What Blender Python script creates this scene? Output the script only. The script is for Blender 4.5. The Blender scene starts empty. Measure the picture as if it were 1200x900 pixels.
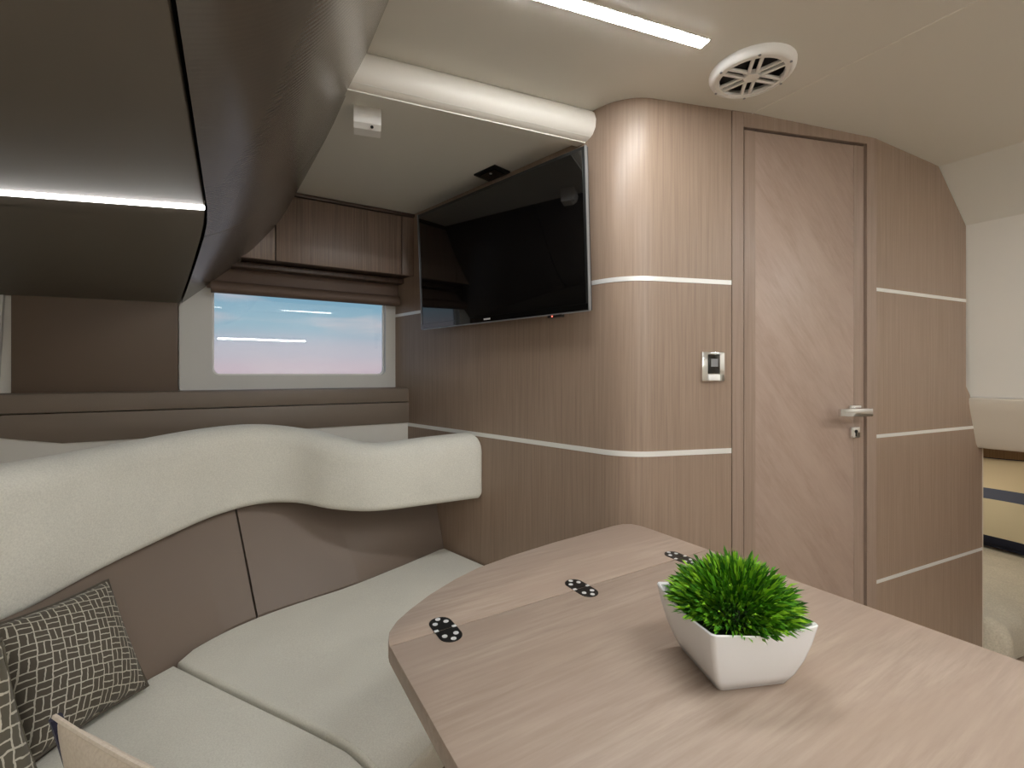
import bpy, bmesh, math, random
from mathutils import Vector, Matrix
random.seed(7)
R = math.radians
SC = bpy.context.scene
COL = SC.collection

# ------------------------------------------------------------------ camera
CAMZ = 1.15
cam_d = bpy.data.cameras.new('camera'); cam = bpy.data.objects.new('camera', cam_d); COL.objects.link(cam)
cam.location = (0, 0, CAMZ); cam.rotation_euler = (R(90), 0, 0)
cam_d.sensor_width = 36; cam_d.lens = 36 * 545 / 1200; cam_d.shift_y = -0.01
cam_d.clip_start = 0.02
SC.camera = cam

# ------------------------------------------------------------------ world: evening sky
W = bpy.data.worlds.new('evening_sky'); SC.world = W; W.use_nodes = True
nt = W.node_tree; N = nt.nodes; N.clear()
def nd(tree, t, **kw):
    n = tree.nodes.new(t)
    for k, v in kw.items():
        if k.startswith('i_'):
            key = k[2:]
            n.inputs[int(key) if key.isdigit() else key].default_value = v
        else: setattr(n, k, v)
    return n
out = nd(nt, 'ShaderNodeOutputWorld'); bg = nd(nt, 'ShaderNodeBackground')
tc = nd(nt, 'ShaderNodeTexCoord'); sx = nd(nt, 'ShaderNodeSeparateXYZ')
ramp = nd(nt, 'ShaderNodeValToRGB')
cr = ramp.color_ramp; cr.interpolation = 'EASE'
for p, c in ((0.0, (0.10, 0.11, 0.13)), (0.49, (0.30, 0.30, 0.34)), (0.502, (0.66, 0.55, 0.62)), (0.522, (0.58, 0.58, 0.66)), (0.55, (0.34, 0.54, 0.66)), (0.585, (0.20, 0.43, 0.60)), (1.0, (0.13, 0.32, 0.58))):
    e = cr.elements.new(p) if p not in (0.0, 1.0) else cr.elements[0 if p == 0.0 else -1]
    e.position = p; e.color = (*c, 1)
mp = nd(nt, 'ShaderNodeMath', operation='MULTIPLY_ADD'); mp.inputs[1].default_value = 0.5; mp.inputs[2].default_value = 0.5
nt.links.new(tc.outputs['Generated'], sx.inputs[0]); nt.links.new(sx.outputs['Z'], mp.inputs[0]); nt.links.new(mp.outputs[0], ramp.inputs[0])
mapc = nd(nt, 'ShaderNodeMapping'); mapc.inputs['Scale'].default_value = (2.2, 2.2, 14)
no = nd(nt, 'ShaderNodeTexNoise', i_Scale=1.6, i_Detail=5.0)
nr = nd(nt, 'ShaderNodeValToRGB'); nr.color_ramp.elements[0].position = 0.5; nr.color_ramp.elements[1].position = 0.75
mx = nd(nt, 'ShaderNodeMixRGB'); mx.inputs['Color2'].default_value = (0.72, 0.66, 0.70, 1)
nt.links.new(tc.outputs['Generated'], mapc.inputs[0]); nt.links.new(mapc.outputs[0], no.inputs['Vector']); nt.links.new(no.outputs[0], nr.inputs[0])
nt.links.new(nr.outputs[0], mx.inputs[0]); nt.links.new(ramp.outputs[0], mx.inputs['Color1'])
nt.links.new(mx.outputs[0], bg.inputs[0]); bg.inputs[1].default_value = 0.52
nt.links.new(bg.outputs[0], out.inputs[0])

# ------------------------------------------------------------------ exposure
SC.view_settings.view_transform = 'Standard'; SC.view_settings.look = 'None'
SC.view_settings.gamma = 1.0; SC.view_settings.use_curve_mapping = False
SC.view_settings.exposure = 0.70
LED_STRENGTH = 75.0

# ------------------------------------------------------------------ boat axes
UX, UY = 0.857, 0.515          # along the hull side with the window
VX, VY = -0.515, 0.857         # towards that hull side
def P(L, s, z=None):
    p = (L * UX + s * VX, L * UY + s * VY)
    return p if z is None else Vector((*p, z))

# ------------------------------------------------------------------ materials
def lin(r, g, b):
    f = lambda c: (c / 255 / 12.92) if c / 255 <= 0.04045 else ((c / 255 + 0.055) / 1.055) ** 2.4
    return (f(r), f(g), f(b), 1)
def base_mat(name, col=(0.5, 0.5, 0.5, 1), rough=0.5, metal=0.0, spec=0.5, coat=0.0, sheen=0.0):
    m = bpy.data.materials.new(name); m.use_nodes = True
    b = m.node_tree.nodes['Principled BSDF']
    b.inputs['Base Color'].default_value = col; b.inputs['Roughness'].default_value = rough
    b.inputs['Metallic'].default_value = metal; b.inputs['Specular IOR Level'].default_value = spec
    b.inputs['Coat Weight'].default_value = coat; b.inputs['Sheen Weight'].default_value = sheen
    return m, m.node_tree, b
def bump(t, b, height, strength=0.2, dist=0.002):
    bn = nd(t, 'ShaderNodeBump', i_Strength=strength, i_Distance=dist)
    t.links.new(height, bn.inputs['Height']); t.links.new(bn.outputs[0], b.inputs['Normal'])
def wood(name, c1, c2, c3, rot=(0, 0, 0), scale=(70, 70, 1.6), rough=0.40, coarse=0.35, spec=0.5):
    m, t, b = base_mat(name, rough=rough, spec=spec)
    tcn = nd(t, 'ShaderNodeTexCoord')
    r1 = nd(t, 'ShaderNodeMapping'); r1.inputs['Rotation'].default_value = rot
    t.links.new(tcn.outputs['Object'], r1.inputs[0])
    mp1 = nd(t, 'ShaderNodeMapping'); mp1.inputs['Scale'].default_value = scale
    mp2 = nd(t, 'ShaderNodeMapping'); mp2.inputs['Scale'].default_value = tuple(v * 0.14 if v > 5 else v * 0.5 for v in scale)
    t.links.new(r1.outputs[0], mp1.inputs[0]); t.links.new(r1.outputs[0], mp2.inputs[0])
    n1 = nd(t, 'ShaderNodeTexNoise', i_Scale=2.0, i_Detail=6.0, i_Roughness=0.65)
    n2 = nd(t, 'ShaderNodeTexNoise', i_Scale=2.0, i_Detail=3.0, i_Distortion=0.4)
    t.links.new(mp1.outputs[0], n1.inputs['Vector']); t.links.new(mp2.outputs[0], n2.inputs['Vector'])
    rp = nd(t, 'ShaderNodeValToRGB'); rp.color_ramp.elements[0].position = 0.32; rp.color_ramp.elements[1].position = 0.68
    rp.color_ramp.elements[0].color = c2; rp.color_ramp.elements[1].color = c1
    t.links.new(n1.outputs[0], rp.inputs[0])
    r2 = nd(t, 'ShaderNodeValToRGB'); r2.color_ramp.elements[0].position = 0.38; r2.color_ramp.elements[1].position = 0.66
    t.links.new(n2.outputs[0], r2.inputs[0])
    ml = nd(t, 'ShaderNodeMath', operation='MULTIPLY'); ml.inputs[1].default_value = coarse
    t.links.new(r2.outputs[0], ml.inputs[0])
    mxx = nd(t, 'ShaderNodeMixRGB'); mxx.inputs['Color2'].default_value = c3
    t.links.new(ml.outputs[0], mxx.inputs[0]); t.links.new(rp.outputs[0], mxx.inputs['Color1'])
    t.links.new(mxx.outputs[0], b.inputs['Base Color'])
    bump(t, b, n1.outputs[0], 0.12, 0.001)
    return m
def fabric(name, c1, c2, scale=260, rough=0.9, strength=0.25, sheen=0.15):
    m, t, b = base_mat(name, rough=rough, spec=0.2, sheen=sheen)
    tcn = nd(t, 'ShaderNodeTexCoord')
    n1 = nd(t, 'ShaderNodeTexNoise', i_Scale=scale, i_Detail=3.0)
    n2 = nd(t, 'ShaderNodeTexNoise', i_Scale=9.0, i_Detail=3.0)
    t.links.new(tcn.outputs['Object'], n1.inputs['Vector']); t.links.new(tcn.outputs['Object'], n2.inputs['Vector'])
    ad = nd(t, 'ShaderNodeMath', operation='MULTIPLY_ADD'); ad.inputs[1].default_value = 0.3
    t.links.new(n2.outputs[0], ad.inputs[0]); t.links.new(n1.outputs[0], ad.inputs[2])
    rp = nd(t, 'ShaderNodeValToRGB'); rp.color_ramp.elements[0].position = 0.45; rp.color_ramp.elements[1].position = 0.85
    rp.color_ramp.elements[0].color = c2; rp.color_ramp.elements[1].color = c1
    t.links.new(ad.outputs[0], rp.inputs[0]); t.links.new(rp.outputs[0], b.inputs['Base Color'])
    bump(t, b, n1.outputs[0], strength, 0.0015)
    return m
def leather(name, c, rough=0.42, scale=420, strength=0.15, spec=0.5):
    m, t, b = base_mat(name, c, rough=rough, spec=spec)
    tcn = nd(t, 'ShaderNodeTexCoord')
    n1 = nd(t, 'ShaderNodeTexNoise', i_Scale=scale, i_Detail=2.0)
    t.links.new(tcn.outputs['Object'], n1.inputs['Vector'])
    bump(t, b, n1.outputs[0], strength, 0.001)
    return m
def glow(name, col, strength):
    m, t, b = base_mat(name, (0.9, 0.9, 0.9, 1))
    b.inputs['Emission Color'].default_value = col; b.inputs['Emission Strength'].default_value = strength
    return m
M = {}
WA, WB, WC = lin(160, 138, 120), lin(137, 116, 100), lin(149, 127, 110)
M['wall_wood'] = wood('walnut_veneer', WA, WB, WC)
M['frame_wood'] = wood('frame_veneer', lin(160, 139, 124), lin(140, 119, 105), lin(150, 130, 115))
M['cab_wood'] = wood('cabinet_veneer', lin(146, 125, 109), lin(104, 86, 74), lin(126, 105, 91), scale=(85, 85, 1.4), coarse=0.5)
M['door_wood'] = wood('diagonal_veneer', lin(168, 146, 132), lin(154, 132, 118), lin(174, 153, 139), rot=(0, R(38), R(-13)), scale=(60, 60, 2.0), coarse=0.6)
M['table_wood'] = wood('table_veneer', lin(178, 160, 145), lin(154, 135, 120), lin(162, 142, 127), rot=(0, 0, R(-31)), scale=(3.2, 46, 46), rough=0.45, coarse=0.75)
M['dark_wood'] = wood('dark_wood', lin(90, 70, 58), lin(60, 46, 38), lin(80, 62, 50))
M['floor_wood'] = wood('floor_wood', lin(190, 172, 150), lin(165, 146, 124), lin(178, 160, 138), rot=(0, 0, R(-31)), scale=(2, 40, 40))
M['honey_wood'] = wood('honey_wood', lin(176, 138, 96), lin(146, 110, 72), lin(160, 124, 84))
M['ceiling'] = leather('ceiling_liner', lin(222, 219, 210), rough=0.55, scale=300, strength=0.05, spec=0.4)
M['liner'] = leather('light_liner', lin(226, 221, 211), rough=0.5, scale=300, strength=0.05, spec=0.4)
M['roll'] = leather('roll_vinyl', lin(232, 226, 216), rough=0.4, scale=380, strength=0.05)
M['pad'] = leather('pad_vinyl', lin(214, 203, 186), rough=0.45, scale=380, strength=0.06)
M['cream'] = fabric('cream_upholstery', lin(230, 227, 216), lin(214, 211, 200))
M['seat'] = fabric('seat_upholstery', lin(228, 225, 213), lin(214, 210, 198), scale=330)
M['brown'] = leather('brown_leather', lin(122, 107, 95), rough=0.5)
M['ledge'] = leather('ledge_leather', lin(122, 108, 94), rough=0.5)
M['panelbrown'] = leather('panel_leather', lin(104, 87, 72), rough=0.55)
M['blind'] = leather('blind_fabric', lin(102, 82, 69), rough=0.6, scale=500)
M['locker'] = leather('locker_leather', lin(110, 103, 93), rough=0.5, scale=500, strength=0.08, spec=0.35)
M['winframe'] = base_mat('window_liner', lin(206, 204, 198), rough=0.4)[0]
M['white'] = base_mat('white_plastic', lin(242, 240, 236), rough=0.4)[0]
M['ceramic'] = base_mat('white_ceramic', lin(238, 238, 238), rough=0.18, coat=0.3)[0]
M['black'] = base_mat('black_plastic', (0.006, 0.006, 0.006, 1), rough=0.35)[0]
M['gap'] = base_mat('shadow_gap', (0.008, 0.007, 0.006, 1), rough=0.8)[0]
M['screen'] = base_mat('screen_glass', (0.0012, 0.0012, 0.0015, 1), rough=0.04, spec=0.6, coat=0.6)[0]
M['chrome'] = base_mat('chrome', (0.82, 0.83, 0.85, 1), rough=0.12, metal=1.0)[0]
M['steel'] = base_mat('brushed_steel', (0.86, 0.85, 0.82, 1), rough=0.35, metal=0.35)[0]
M['grey'] = base_mat('grey_metal', (0.35, 0.36, 0.38, 1), rough=0.35, metal=0.7)[0]
M['screwhead'] = base_mat('screw_steel', (0.75, 0.75, 0.75, 1), rough=0.45, metal=0.3)[0]
M['navy'] = fabric('navy_cloth', lin(52, 50, 72), lin(40, 39, 58))
M['pillow'] = fabric('pale_cloth', lin(228, 214, 196), lin(214, 198, 180), scale=200)
M['sheet'] = fabric('bed_sheet', lin(206, 196, 176), lin(186, 176, 156), scale=160)
M['soil'] = base_mat('dark_soil', (0.012, 0.02, 0.006, 1), rough=0.95)[0]
M['led'] = glow('led_diffuser', (0.98, 1.0, 1.0, 1), LED_STRENGTH)
M['ledsmall'] = glow('locker_led', (1.0, 0.97, 0.95, 1), 5.0)
M['berthfill'] = glow('berth_fill_diffuser', (1.0, 0.90, 0.74, 1), 45.0)  # emitter of the added berth fill light
M['red'] = glow('red_indicator', (1.0, 0.08, 0.03, 1), 1.5)

# ribbed locker wrap
m, t, b = base_mat('ribbed_wrap', lin(100, 92, 83), rough=0.22, spec=0.9)
tcn = nd(t, 'ShaderNodeTexCoord'); mpn = nd(t, 'ShaderNodeMapping'); mpn.inputs['Rotation'].default_value = (0, 0, R(-31))
wv = nd(t, 'ShaderNodeTexWave', i_Scale=28.0, i_Distortion=0.0); wv.bands_direction = 'Y'
wv.inputs['Detail'].default_value = 0.0
t.links.new(tcn.outputs['Object'], mpn.inputs[0]); t.links.new(mpn.outputs[0], wv.inputs[0]); bump(t, b, wv.outputs['Fac'], 0.10, 0.0010)
M['ribbed'] = m

# window glass: clear with faint reflections
m = bpy.data.materials.new('window_glass'); m.use_nodes = True; t = m.node_tree; t.nodes.clear()
o_ = nd(t, 'ShaderNodeOutputMaterial'); tr = nd(t, 'ShaderNodeBsdfTransparent'); gl = nd(t, 'ShaderNodeBsdfGlossy'); gl.inputs['Roughness'].default_value = 0.0
fr = nd(t, 'ShaderNodeFresnel', i_IOR=1.45); mxs = nd(t, 'ShaderNodeMixShader')
t.links.new(fr.outputs[0], mxs.inputs[0]); t.links.new(tr.outputs[0], mxs.inputs[1]); t.links.new(gl.outputs[0], mxs.inputs[2]); t.links.new(mxs.outputs[0], o_.inputs[0])
gg = nd(t, 'ShaderNodeNewGeometry'); mr_ = nd(t, 'ShaderNodeMapRange'); mr_.inputs['To Min'].default_value = 1.45; mr_.inputs['To Max'].default_value = 1 / 1.45
t.links.new(gg.outputs['Backfacing'], mr_.inputs['Value']); t.links.new(mr_.outputs[0], fr.inputs['IOR'])
M['glass'] = m

# woven basket pattern for the throw pillows (printed cloth)
def basket(name, dark, light, cells):
    m, t, b = base_mat(name, rough=0.7, spec=0.3, sheen=0.1)
    Lk = t.links.new
    uv = nd(t, 'ShaderNodeTexCoord'); mp_ = nd(t, 'ShaderNodeMapping'); mp_.inputs['Rotation'].default_value = (0, 0, R(14)); mp_.inputs['Scale'].default_value = (cells, cells, 1)
    nz = nd(t, 'ShaderNodeTexNoise', i_Scale=16.0); 
    Lk(uv.outputs['UV'], mp_.inputs[0]); Lk(uv.outputs['UV'], nz.inputs['Vector'])
    wob = nd(t, 'ShaderNodeVectorMath', operation='MULTIPLY_ADD'); wob.inputs[1].default_value = (0.22, 0.22, 0)
    Lk(nz.outputs['Color'], wob.inputs[0]); Lk(mp_.outputs[0], wob.inputs[2])
    s_ = nd(t, 'ShaderNodeSeparateXYZ'); Lk(wob.outputs[0], s_.inputs[0])
    def mth(op, a, c=None, cv=None):
        n = nd(t, 'ShaderNodeMath', operation=op)
        if isinstance(a, (int, float)): n.inputs[0].default_value = a
        else: Lk(a, n.inputs[0])
        if c is not None: Lk(c, n.inputs[1])
        if cv is not None: n.inputs[1].default_value = cv
        return n.outputs[0]
    fx, fy = mth('FRACT', s_.outputs[0]), mth('FRACT', s_.outputs[1])
    ix, iy = mth('FLOOR', s_.outputs[0]), mth('FLOOR', s_.outputs[1])
    par = mth('FLOORED_MODULO', mth('ADD', ix, iy), cv=2.0)
    inv = mth('SUBTRACT', 1.0, par)
    a_ = mth('ADD', mth('MULTIPLY', fx, par), mth('MULTIPLY', fy, inv))
    c_ = mth('ADD', mth('MULTIPLY', fy, par), mth('MULTIPLY', fx, inv))
    bars = mth('FRACT', mth('MULTIPLY', a_, cv=2.0))
    d1 = mth('ABSOLUTE', mth('SUBTRACT', bars, cv=0.5)); d2 = mth('ABSOLUTE', mth('SUBTRACT', c_, cv=0.5))
    l1 = mth('GREATER_THAN', d1, cv=0.41); l2 = mth('GREATER_THAN', d2, cv=0.455)
    ln = mth('MAXIMUM', l1, l2)
    mx_ = nd(t, 'ShaderNodeMixRGB'); mx_.inputs['Color1'].default_value = dark; mx_.inputs['Color2'].default_value = light
    Lk(ln, mx_.inputs[0]); Lk(mx_.outputs[0], b.inputs['Base Color'])
    bump(t, b, ln, 0.4, 0.002)
    return m
M['basket'] = basket('basket_weave_cloth', lin(84, 77, 66), lin(190, 184, 168), 10.5)
M['basket_pale'] = basket('pale_basket_weave_cloth', lin(96, 90, 76), lin(204, 198, 182), 8.0)

# grass blades
m, t, b = base_mat('grass_blade', rough=0.5, spec=0.3)
ge = nd(t, 'ShaderNodeNewGeometry'); rp = nd(t, 'ShaderNodeValToRGB'); 
rp.color_ramp.elements[0].color = (0.014, 0.085, 0.004, 1); rp.color_ramp.elements[1].color = (0.34, 0.64, 0.03, 1)
e = rp.color_ramp.elements.new(0.6); e.color = (0.095, 0.32, 0.012, 1)
t.links.new(ge.outputs['Random Per Island'], rp.inputs[0]); t.links.new(rp.outputs[0], b.inputs['Base Color'])
M['grass'] = m

# striped berth pillow
m, t, b = base_mat('striped_cloth', rough=0.85, spec=0.2)
uv = nd(t, 'ShaderNodeTexCoord'); s_ = nd(t, 'ShaderNodeSeparateXYZ'); rp = nd(t, 'ShaderNodeValToRGB'); rp.color_ramp.interpolation = 'CONSTANT'
cl = [(0.0, lin(40, 42, 56)), (0.10, lin(214, 200, 168)), (0.50, lin(92, 96, 112)), (0.62, lin(224, 206, 172))]
rp.color_ramp.elements[0].color = cl[0][1]; rp.color_ramp.elements[1].position = cl[1][0]; rp.color_ramp.elements[1].color = cl[1][1]
for p_, c_ in cl[2:]:
    e = rp.color_ramp.elements.new(p_); e.color = c_
t.links.new(uv.outputs['UV'], s_.inputs[0]); t.links.new(s_.outputs[1], rp.inputs[0]); t.links.new(rp.outputs[0], b.inputs['Base Color'])
M['striped'] = m

# ------------------------------------------------------------------ object helpers
def tag(o, label=None, cat=None, group=None, kind=None):
    if label: o['label'] = label
    if cat: o['category'] = cat
    if group: o['group'] = group
    if kind: o['kind'] = kind
    return o
def empty(name, loc, **kw):
    o = bpy.data.objects.new(name, None); COL.objects.link(o); o.location = loc; o.empty_display_size = 0.05
    return tag(o, **kw)
def org(o):
    v = Vector((0, 0, 0))
    while o is not None:
        v += o.location; o = o.parent
    return v
def obj(name, data, mat, parent=None, smooth=True, angle=35, kind=None, label=None):
    """data: bmesh or (verts, faces) in world coordinates -> ONE mesh object"""
    me = bpy.data.meshes.new(name)
    if isinstance(data, bmesh.types.BMesh):
        bm = data
    else:
        bm = bmesh.new(); vs = [bm.verts.new(v) for v in data[0]]
        for f in data[1]:
            try: bm.faces.new([vs[i] for i in f])
            except ValueError: pass
    off = org(parent) if parent is not None else Vector((0, 0, 0))
    if parent is None and len(bm.verts):           # origin at the base centre
        xs = [v.co.x for v in bm.verts]; ys = [v.co.y for v in bm.verts]; zs = [v.co.z for v in bm.verts]
        off = Vector(((min(xs) + max(xs)) / 2, (min(ys) + max(ys)) / 2, min(zs)))
    bmesh.ops.recalc_face_normals(bm, faces=bm.faces)
    bmesh.ops.translate(bm, verts=bm.verts, vec=-off)
    bm.to_mesh(me); bm.free()
    if smooth:
        me.shade_smooth(); me.set_sharp_from_angle(angle=R(angle))
    me.materials.append(M[mat] if isinstance(mat, str) else mat)
    o = bpy.data.objects.new(name, me); COL.objects.link(o)
    if parent is not None: o.parent = parent
    else: o.location = off
    return tag(o, kind=kind, label=label)
def box_bm(c, ax, ay, az, hx, hy, hz, bev=0.0, seg=2):
    """oriented box, half sizes hx hy hz along unit axes ax ay az"""
    bm = bmesh.new(); bmesh.ops.create_cube(bm, size=2.0)
    if bev: 
        for v in bm.verts: v.co = Vector((v.co.x * hx, v.co.y * hy, v.co.z * hz))
        bmesh.ops.bevel(bm, geom=bm.edges[:], offset=bev, segments=seg, profile=0.5, affect='EDGES')
    else:
        for v in bm.verts: v.co = Vector((v.co.x * hx, v.co.y * hy, v.co.z * hz))
    ax, ay, az, c = Vector(ax), Vector(ay), Vector(az), Vector(c)
    for v in bm.verts: v.co = c + ax * v.co.x + ay * v.co.y + az * v.co.z
    return bm
def poly_prism(pts, vec, bev=0.0, seg=2):
    """closed polygon (3-D points) extruded by vec"""
    bm = bmesh.new(); vec = Vector(vec)
    a = [bm.verts.new(p) for p in pts]; b_ = [bm.verts.new(Vector(p) + vec) for p in pts]
    n = len(pts); bm.faces.new(a); bm.faces.new(b_[::-1])
    for i in range(n): bm.faces.new((a[i], a[(i + 1) % n], b_[(i + 1) % n], b_[i]))
    bmesh.ops.recalc_face_normals(bm, faces=bm.faces)
    if bev: 
        es = [e for e in bm.edges if len(e.link_faces) == 2 and e.calc_face_angle() > R(25)]
        bmesh.ops.bevel(bm, geom=es, offset=bev, segments=seg, profile=0.5, affect='EDGES')
    return bm
def plan_prism(pts2, z0, z1, bev=0.0, seg=2):
    return poly_prism([(p[0], p[1], z0) for p in pts2], (0, 0, z1 - z0), bev, seg)
def merge(*bms):
    o = bmesh.new()
    for b_ in bms:
        me = bpy.data.meshes.new('tmp'); b_.to_mesh(me); b_.free(); o.from_mesh(me); bpy.data.meshes.remove(me)
    return o
def catmull(pts, n=8):
    pts = [Vector(p) for p in pts]; q = [2 * pts[0] - pts[1]] + pts + [2 * pts[-1] - pts[-2]]; r = []
    for i in range(1, len(q) - 2):
        a, b_, c, d = q[i - 1:i + 3]
        for k in range(n):
            t_ = k / n
            r.append(0.5 * (2 * b_ + (c - a) * t_ + (2 * a - 5 * b_ + 4 * c - d) * t_ ** 2 + (3 * b_ - a - 3 * c + d) * t_ ** 3))
    r.append(pts[-1]); return r
def rings_bm(rings, cap=True, closed=True):
    bm = bmesh.new(); V = [[bm.verts.new(p) for p in r] for r in rings]
    n = len(rings[0])
    for i in range(len(V) - 1):
        for j in range(n if closed else n - 1):
            k = (j + 1) % n
            bm.faces.new((V[i][j], V[i][k], V[i + 1][k], V[i + 1][j]))
    if cap:
        bm.faces.new(V[0][::-1]); bm.faces.new(V[-1])
    bmesh.ops.recalc_face_normals(bm, faces=bm.faces)
    return bm
def tube(path, r, seg=8, cap=True):
    path = [Vector(p) for p in path]; rings = []
    for i, p in enumerate(path):
        d = (path[min(i + 1, len(path) - 1)] - path[max(i - 1, 0)]).normalized()
        a = d.orthogonal() if abs(d.z) > 0.95 else d.cross(Vector((0, 0, 1)))
        a.normalize(); b_ = d.cross(a)
        rings.append([p + (a * math.cos(2 * math.pi * k / seg) + b_ * math.sin(2 * math.pi * k / seg)) * r for k in range(seg)])
    return rings_bm(rings, cap)
def disc_bm(c, nrm, r, h, seg=24, r2=None):
    nrm = Vector(nrm).normalized(); a = nrm.orthogonal().normalized(); b_ = nrm.cross(a); c = Vector(c)
    r2 = r if r2 is None else r2
    ring = lambda rr, hh: [c + nrm * hh + (a * math.cos(2 * math.pi * k / seg) + b_ * math.sin(2 * math.pi * k / seg)) * rr for k in range(seg)]
    return rings_bm([ring(r, 0), ring(r2, h)])
def offset2(path, d, closed=False):
    """offset to the right-hand side of the walking direction by d"""
    n = len(path); r = []
    for i in range(n):
        p = Vector(path[i])
        pa = Vector(path[i - 1]) if (closed or i > 0) else None
        pb = Vector(path[(i + 1) % n]) if (closed or i < n - 1) else None
        ns = []
        if pa is not None and (p - pa).length > 1e-9: q = (p - pa).normalized(); ns.append(Vector((q.y, -q.x)))
        if pb is not None and (pb - p).length > 1e-9: q = (pb - p).normalized(); ns.append(Vector((q.y, -q.x)))
        nn = sum(ns, Vector((0, 0))).normalized()
        r.append(p + nn * d / max(0.35, nn.dot(ns[0])))
    return r
def strip(path, z0, z1, d0, d1, bev=0.0):
    a = offset2(path, d0); b_ = offset2(path, d1)
    rings = []
    for p, q in zip(a, b_):
        rings.append([(p.x, p.y, z0), (q.x, q.y, z0), (q.x, q.y, z1), (p.x, p.y, z1)])
    bm = rings_bm(rings)
    if bev:
        es = [e for e in bm.edges if len(e.link_faces) == 2 and e.calc_face_angle() > R(40)]
        bmesh.ops.bevel(bm, geom=es, offset=bev, segments=1, affect='EDGES')
    return bm
def area2(p): return sum(p[i][0] * p[(i + 1) % len(p)][1] - p[(i + 1) % len(p)][0] * p[i][1] for i in range(len(p))) / 2
def pad_bm(outline, z0, z1, r, crown=0.0, seg=5):
    """soft cushion: plan outline with rounded top and bottom rims"""
    pts = [Vector((p[0], p[1])) for p in outline]
    if area2(pts) > 0: pts = pts[::-1]           # clockwise -> right-hand side is inside
    rings = []
    def add(d, z): rings.append([(p.x, p.y, z) for p in offset2(pts, d, True)])
    for k in range(seg + 1):
        a = math.pi / 2 * k / seg; add(r * 0.6 * (1 - math.sin(a)), z0 + r * 0.6 * (1 - math.cos(a)))
    for k in range(seg + 1):
        a = math.pi / 2 * k / seg; add(r * (1 - math.cos(a)), z1 - r * (1 - math.sin(a)))
    if crown: add(r * 2.2, z1 + crown * 0.7); add(r * 3.4, z1 + crown)
    return rings_bm(rings)
def arc_corner(pa, c, pb, r, n=10):
    """rounded corner between directions c->pa and c->pb"""
    c = Vector(c); a = (Vector(pa) - c).normalized(); b_ = (Vector(pb) - c).normalized()
    half = math.acos(max(-1, min(1, a.dot(b_)))) / 2; tl = r / math.tan(half)
    o_ = c + (a + b_).normalized() * r / math.sin(half)
    s0 = c + a * tl - o_; s1 = c + b_ * tl - o_
    a0 = math.atan2(s0.y, s0.x); a1 = math.atan2(s1.y, s1.x); d = (a1 - a0 + math.pi) % (2 * math.pi) - math.pi
    return [(o_.x + r * math.cos(a0 + d * k / n), o_.y + r * math.sin(a0 + d * k / n)) for k in range(n + 1)]
Z = Vector((0, 0, 1))
FLOOR = -0.08
def v3(p, z): return Vector((p[0], p[1], z))

# ================================================================== STRUCTURE
S_WIN = 2.275                     # window plane
obj('floor', plan_prism([P(-1.35, -2.40), P(4.4, -2.40), P(4.4, 2.6), P(-1.35, 2.6)], FLOOR - 0.05, FLOOR), 'floor_wood', kind='structure')

# --- main ceiling with a fold running aft
CE = 1.98
roll_a, roll_b, roll_c = (0.995, 1.131), (0.314, 1.228), (-1.33, 1.459)
ceil = empty('ceiling', v3(P(0.6, 0.0), CE), kind='structure')
obj('ceiling_panel', plan_prism([P(-1.35, -2.40), P(1.42, -2.40), P(1.42, 1.10), P(1.06, 1.12), P(*roll_a), P(*roll_b), P(*roll_c)], CE, CE + 0.03), 'ceiling', ceil)
def slope_panel(name, l0, z0, l1, z1, s0, s1, th, mat, parent):
    a, b_, c, d = P(l0, s0, z0), P(l1, s0, z1), P(l1, s1, z1), P(l0, s1, z0)
    n = (b_ - a).cross(d - a).normalized()
    if n.z < 0: n = -n
    return obj(name, poly_prism([a, b_, c, d], n * th), mat, parent)
slope_panel('ceiling_panel', 1.4201, CE, 2.30, 1.937, -2.40, 1.06, 0.03, 'ceiling', ceil)
slope_panel('ceiling_panel', 2.30, 1.937, 2.50, 1.737, -2.40, 0.90, 0.03, 'ceiling', ceil)
obj('ceiling_panel', plan_prism([P(*roll_a), P(*roll_b), P(*roll_c), P(-1.35, 2.45), P(0.75, 2.45), P(1.04, 1.13)], 1.90, 1.93), 'ceiling', ceil)

obj('ceiling_seam', tube([P(1.42, -2.40, CE), P(1.42, 0.88, CE)], 0.0022, 6), 'liner', ceil)
# --- padded white roll at the step in the ceiling
tr1 = empty('trim_1', v3(P(0.3, 1.2), 1.9), kind='structure')
ra, rb, rc = Vector(P(*roll_a)), Vector(P(*roll_b)), Vector(P(*roll_c))
d_ = (rb - ra).normalized(); back = Vector((d_.y, -d_.x)); back = back if back.dot(Vector((0, 1))) > 0 else -back
prof = [(0.05, 1.985), (0.0, 1.985), (-0.012, 1.972), (-0.018, 1.95), (-0.016, 1.925), (-0.006, 1.905), (0.012, 1.893), (0.03, 1.890), (0.05, 1.893)]
rings = []
for p in (ra + (ra - rb).normalized() * 0.03, rb, rc):
    rings.append([(p.x + back.x * o, p.y + back.y * o, z) for o, z in prof])
obj('padded_roll', rings_bm(rings), 'roll', tr1, angle=50)
rings = [[(p.x + back.x * o, p.y + back.y * o, z) for o, z in ((0.02, 1.888), (0.05, 1.888), (0.05, 1.900), (0.02, 1.900))] for p in (ra, rb, rc)]
obj('roll_edging', rings_bm(rings), 'ceiling', tr1)

# --- walls out of view, enclosing the cabin
obj('wall_left', poly_prism([P(-1.35, -2.40, FLOOR), P(-1.35, 2.5, FLOOR), P(-1.35, 2.5, 2.0), P(-1.35, -2.40, 2.0)], P(-0.05, 0, 0)), 'liner', kind='structure')
obj('wall_back', poly_prism([P(-1.35, -2.40, FLOOR), P(2.75, -2.40, FLOOR), P(2.75, -2.40, 2.0), P(-1.35, -2.40, 2.0)], P(0, -0.05, 0)), 'liner', kind='structure')

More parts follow.
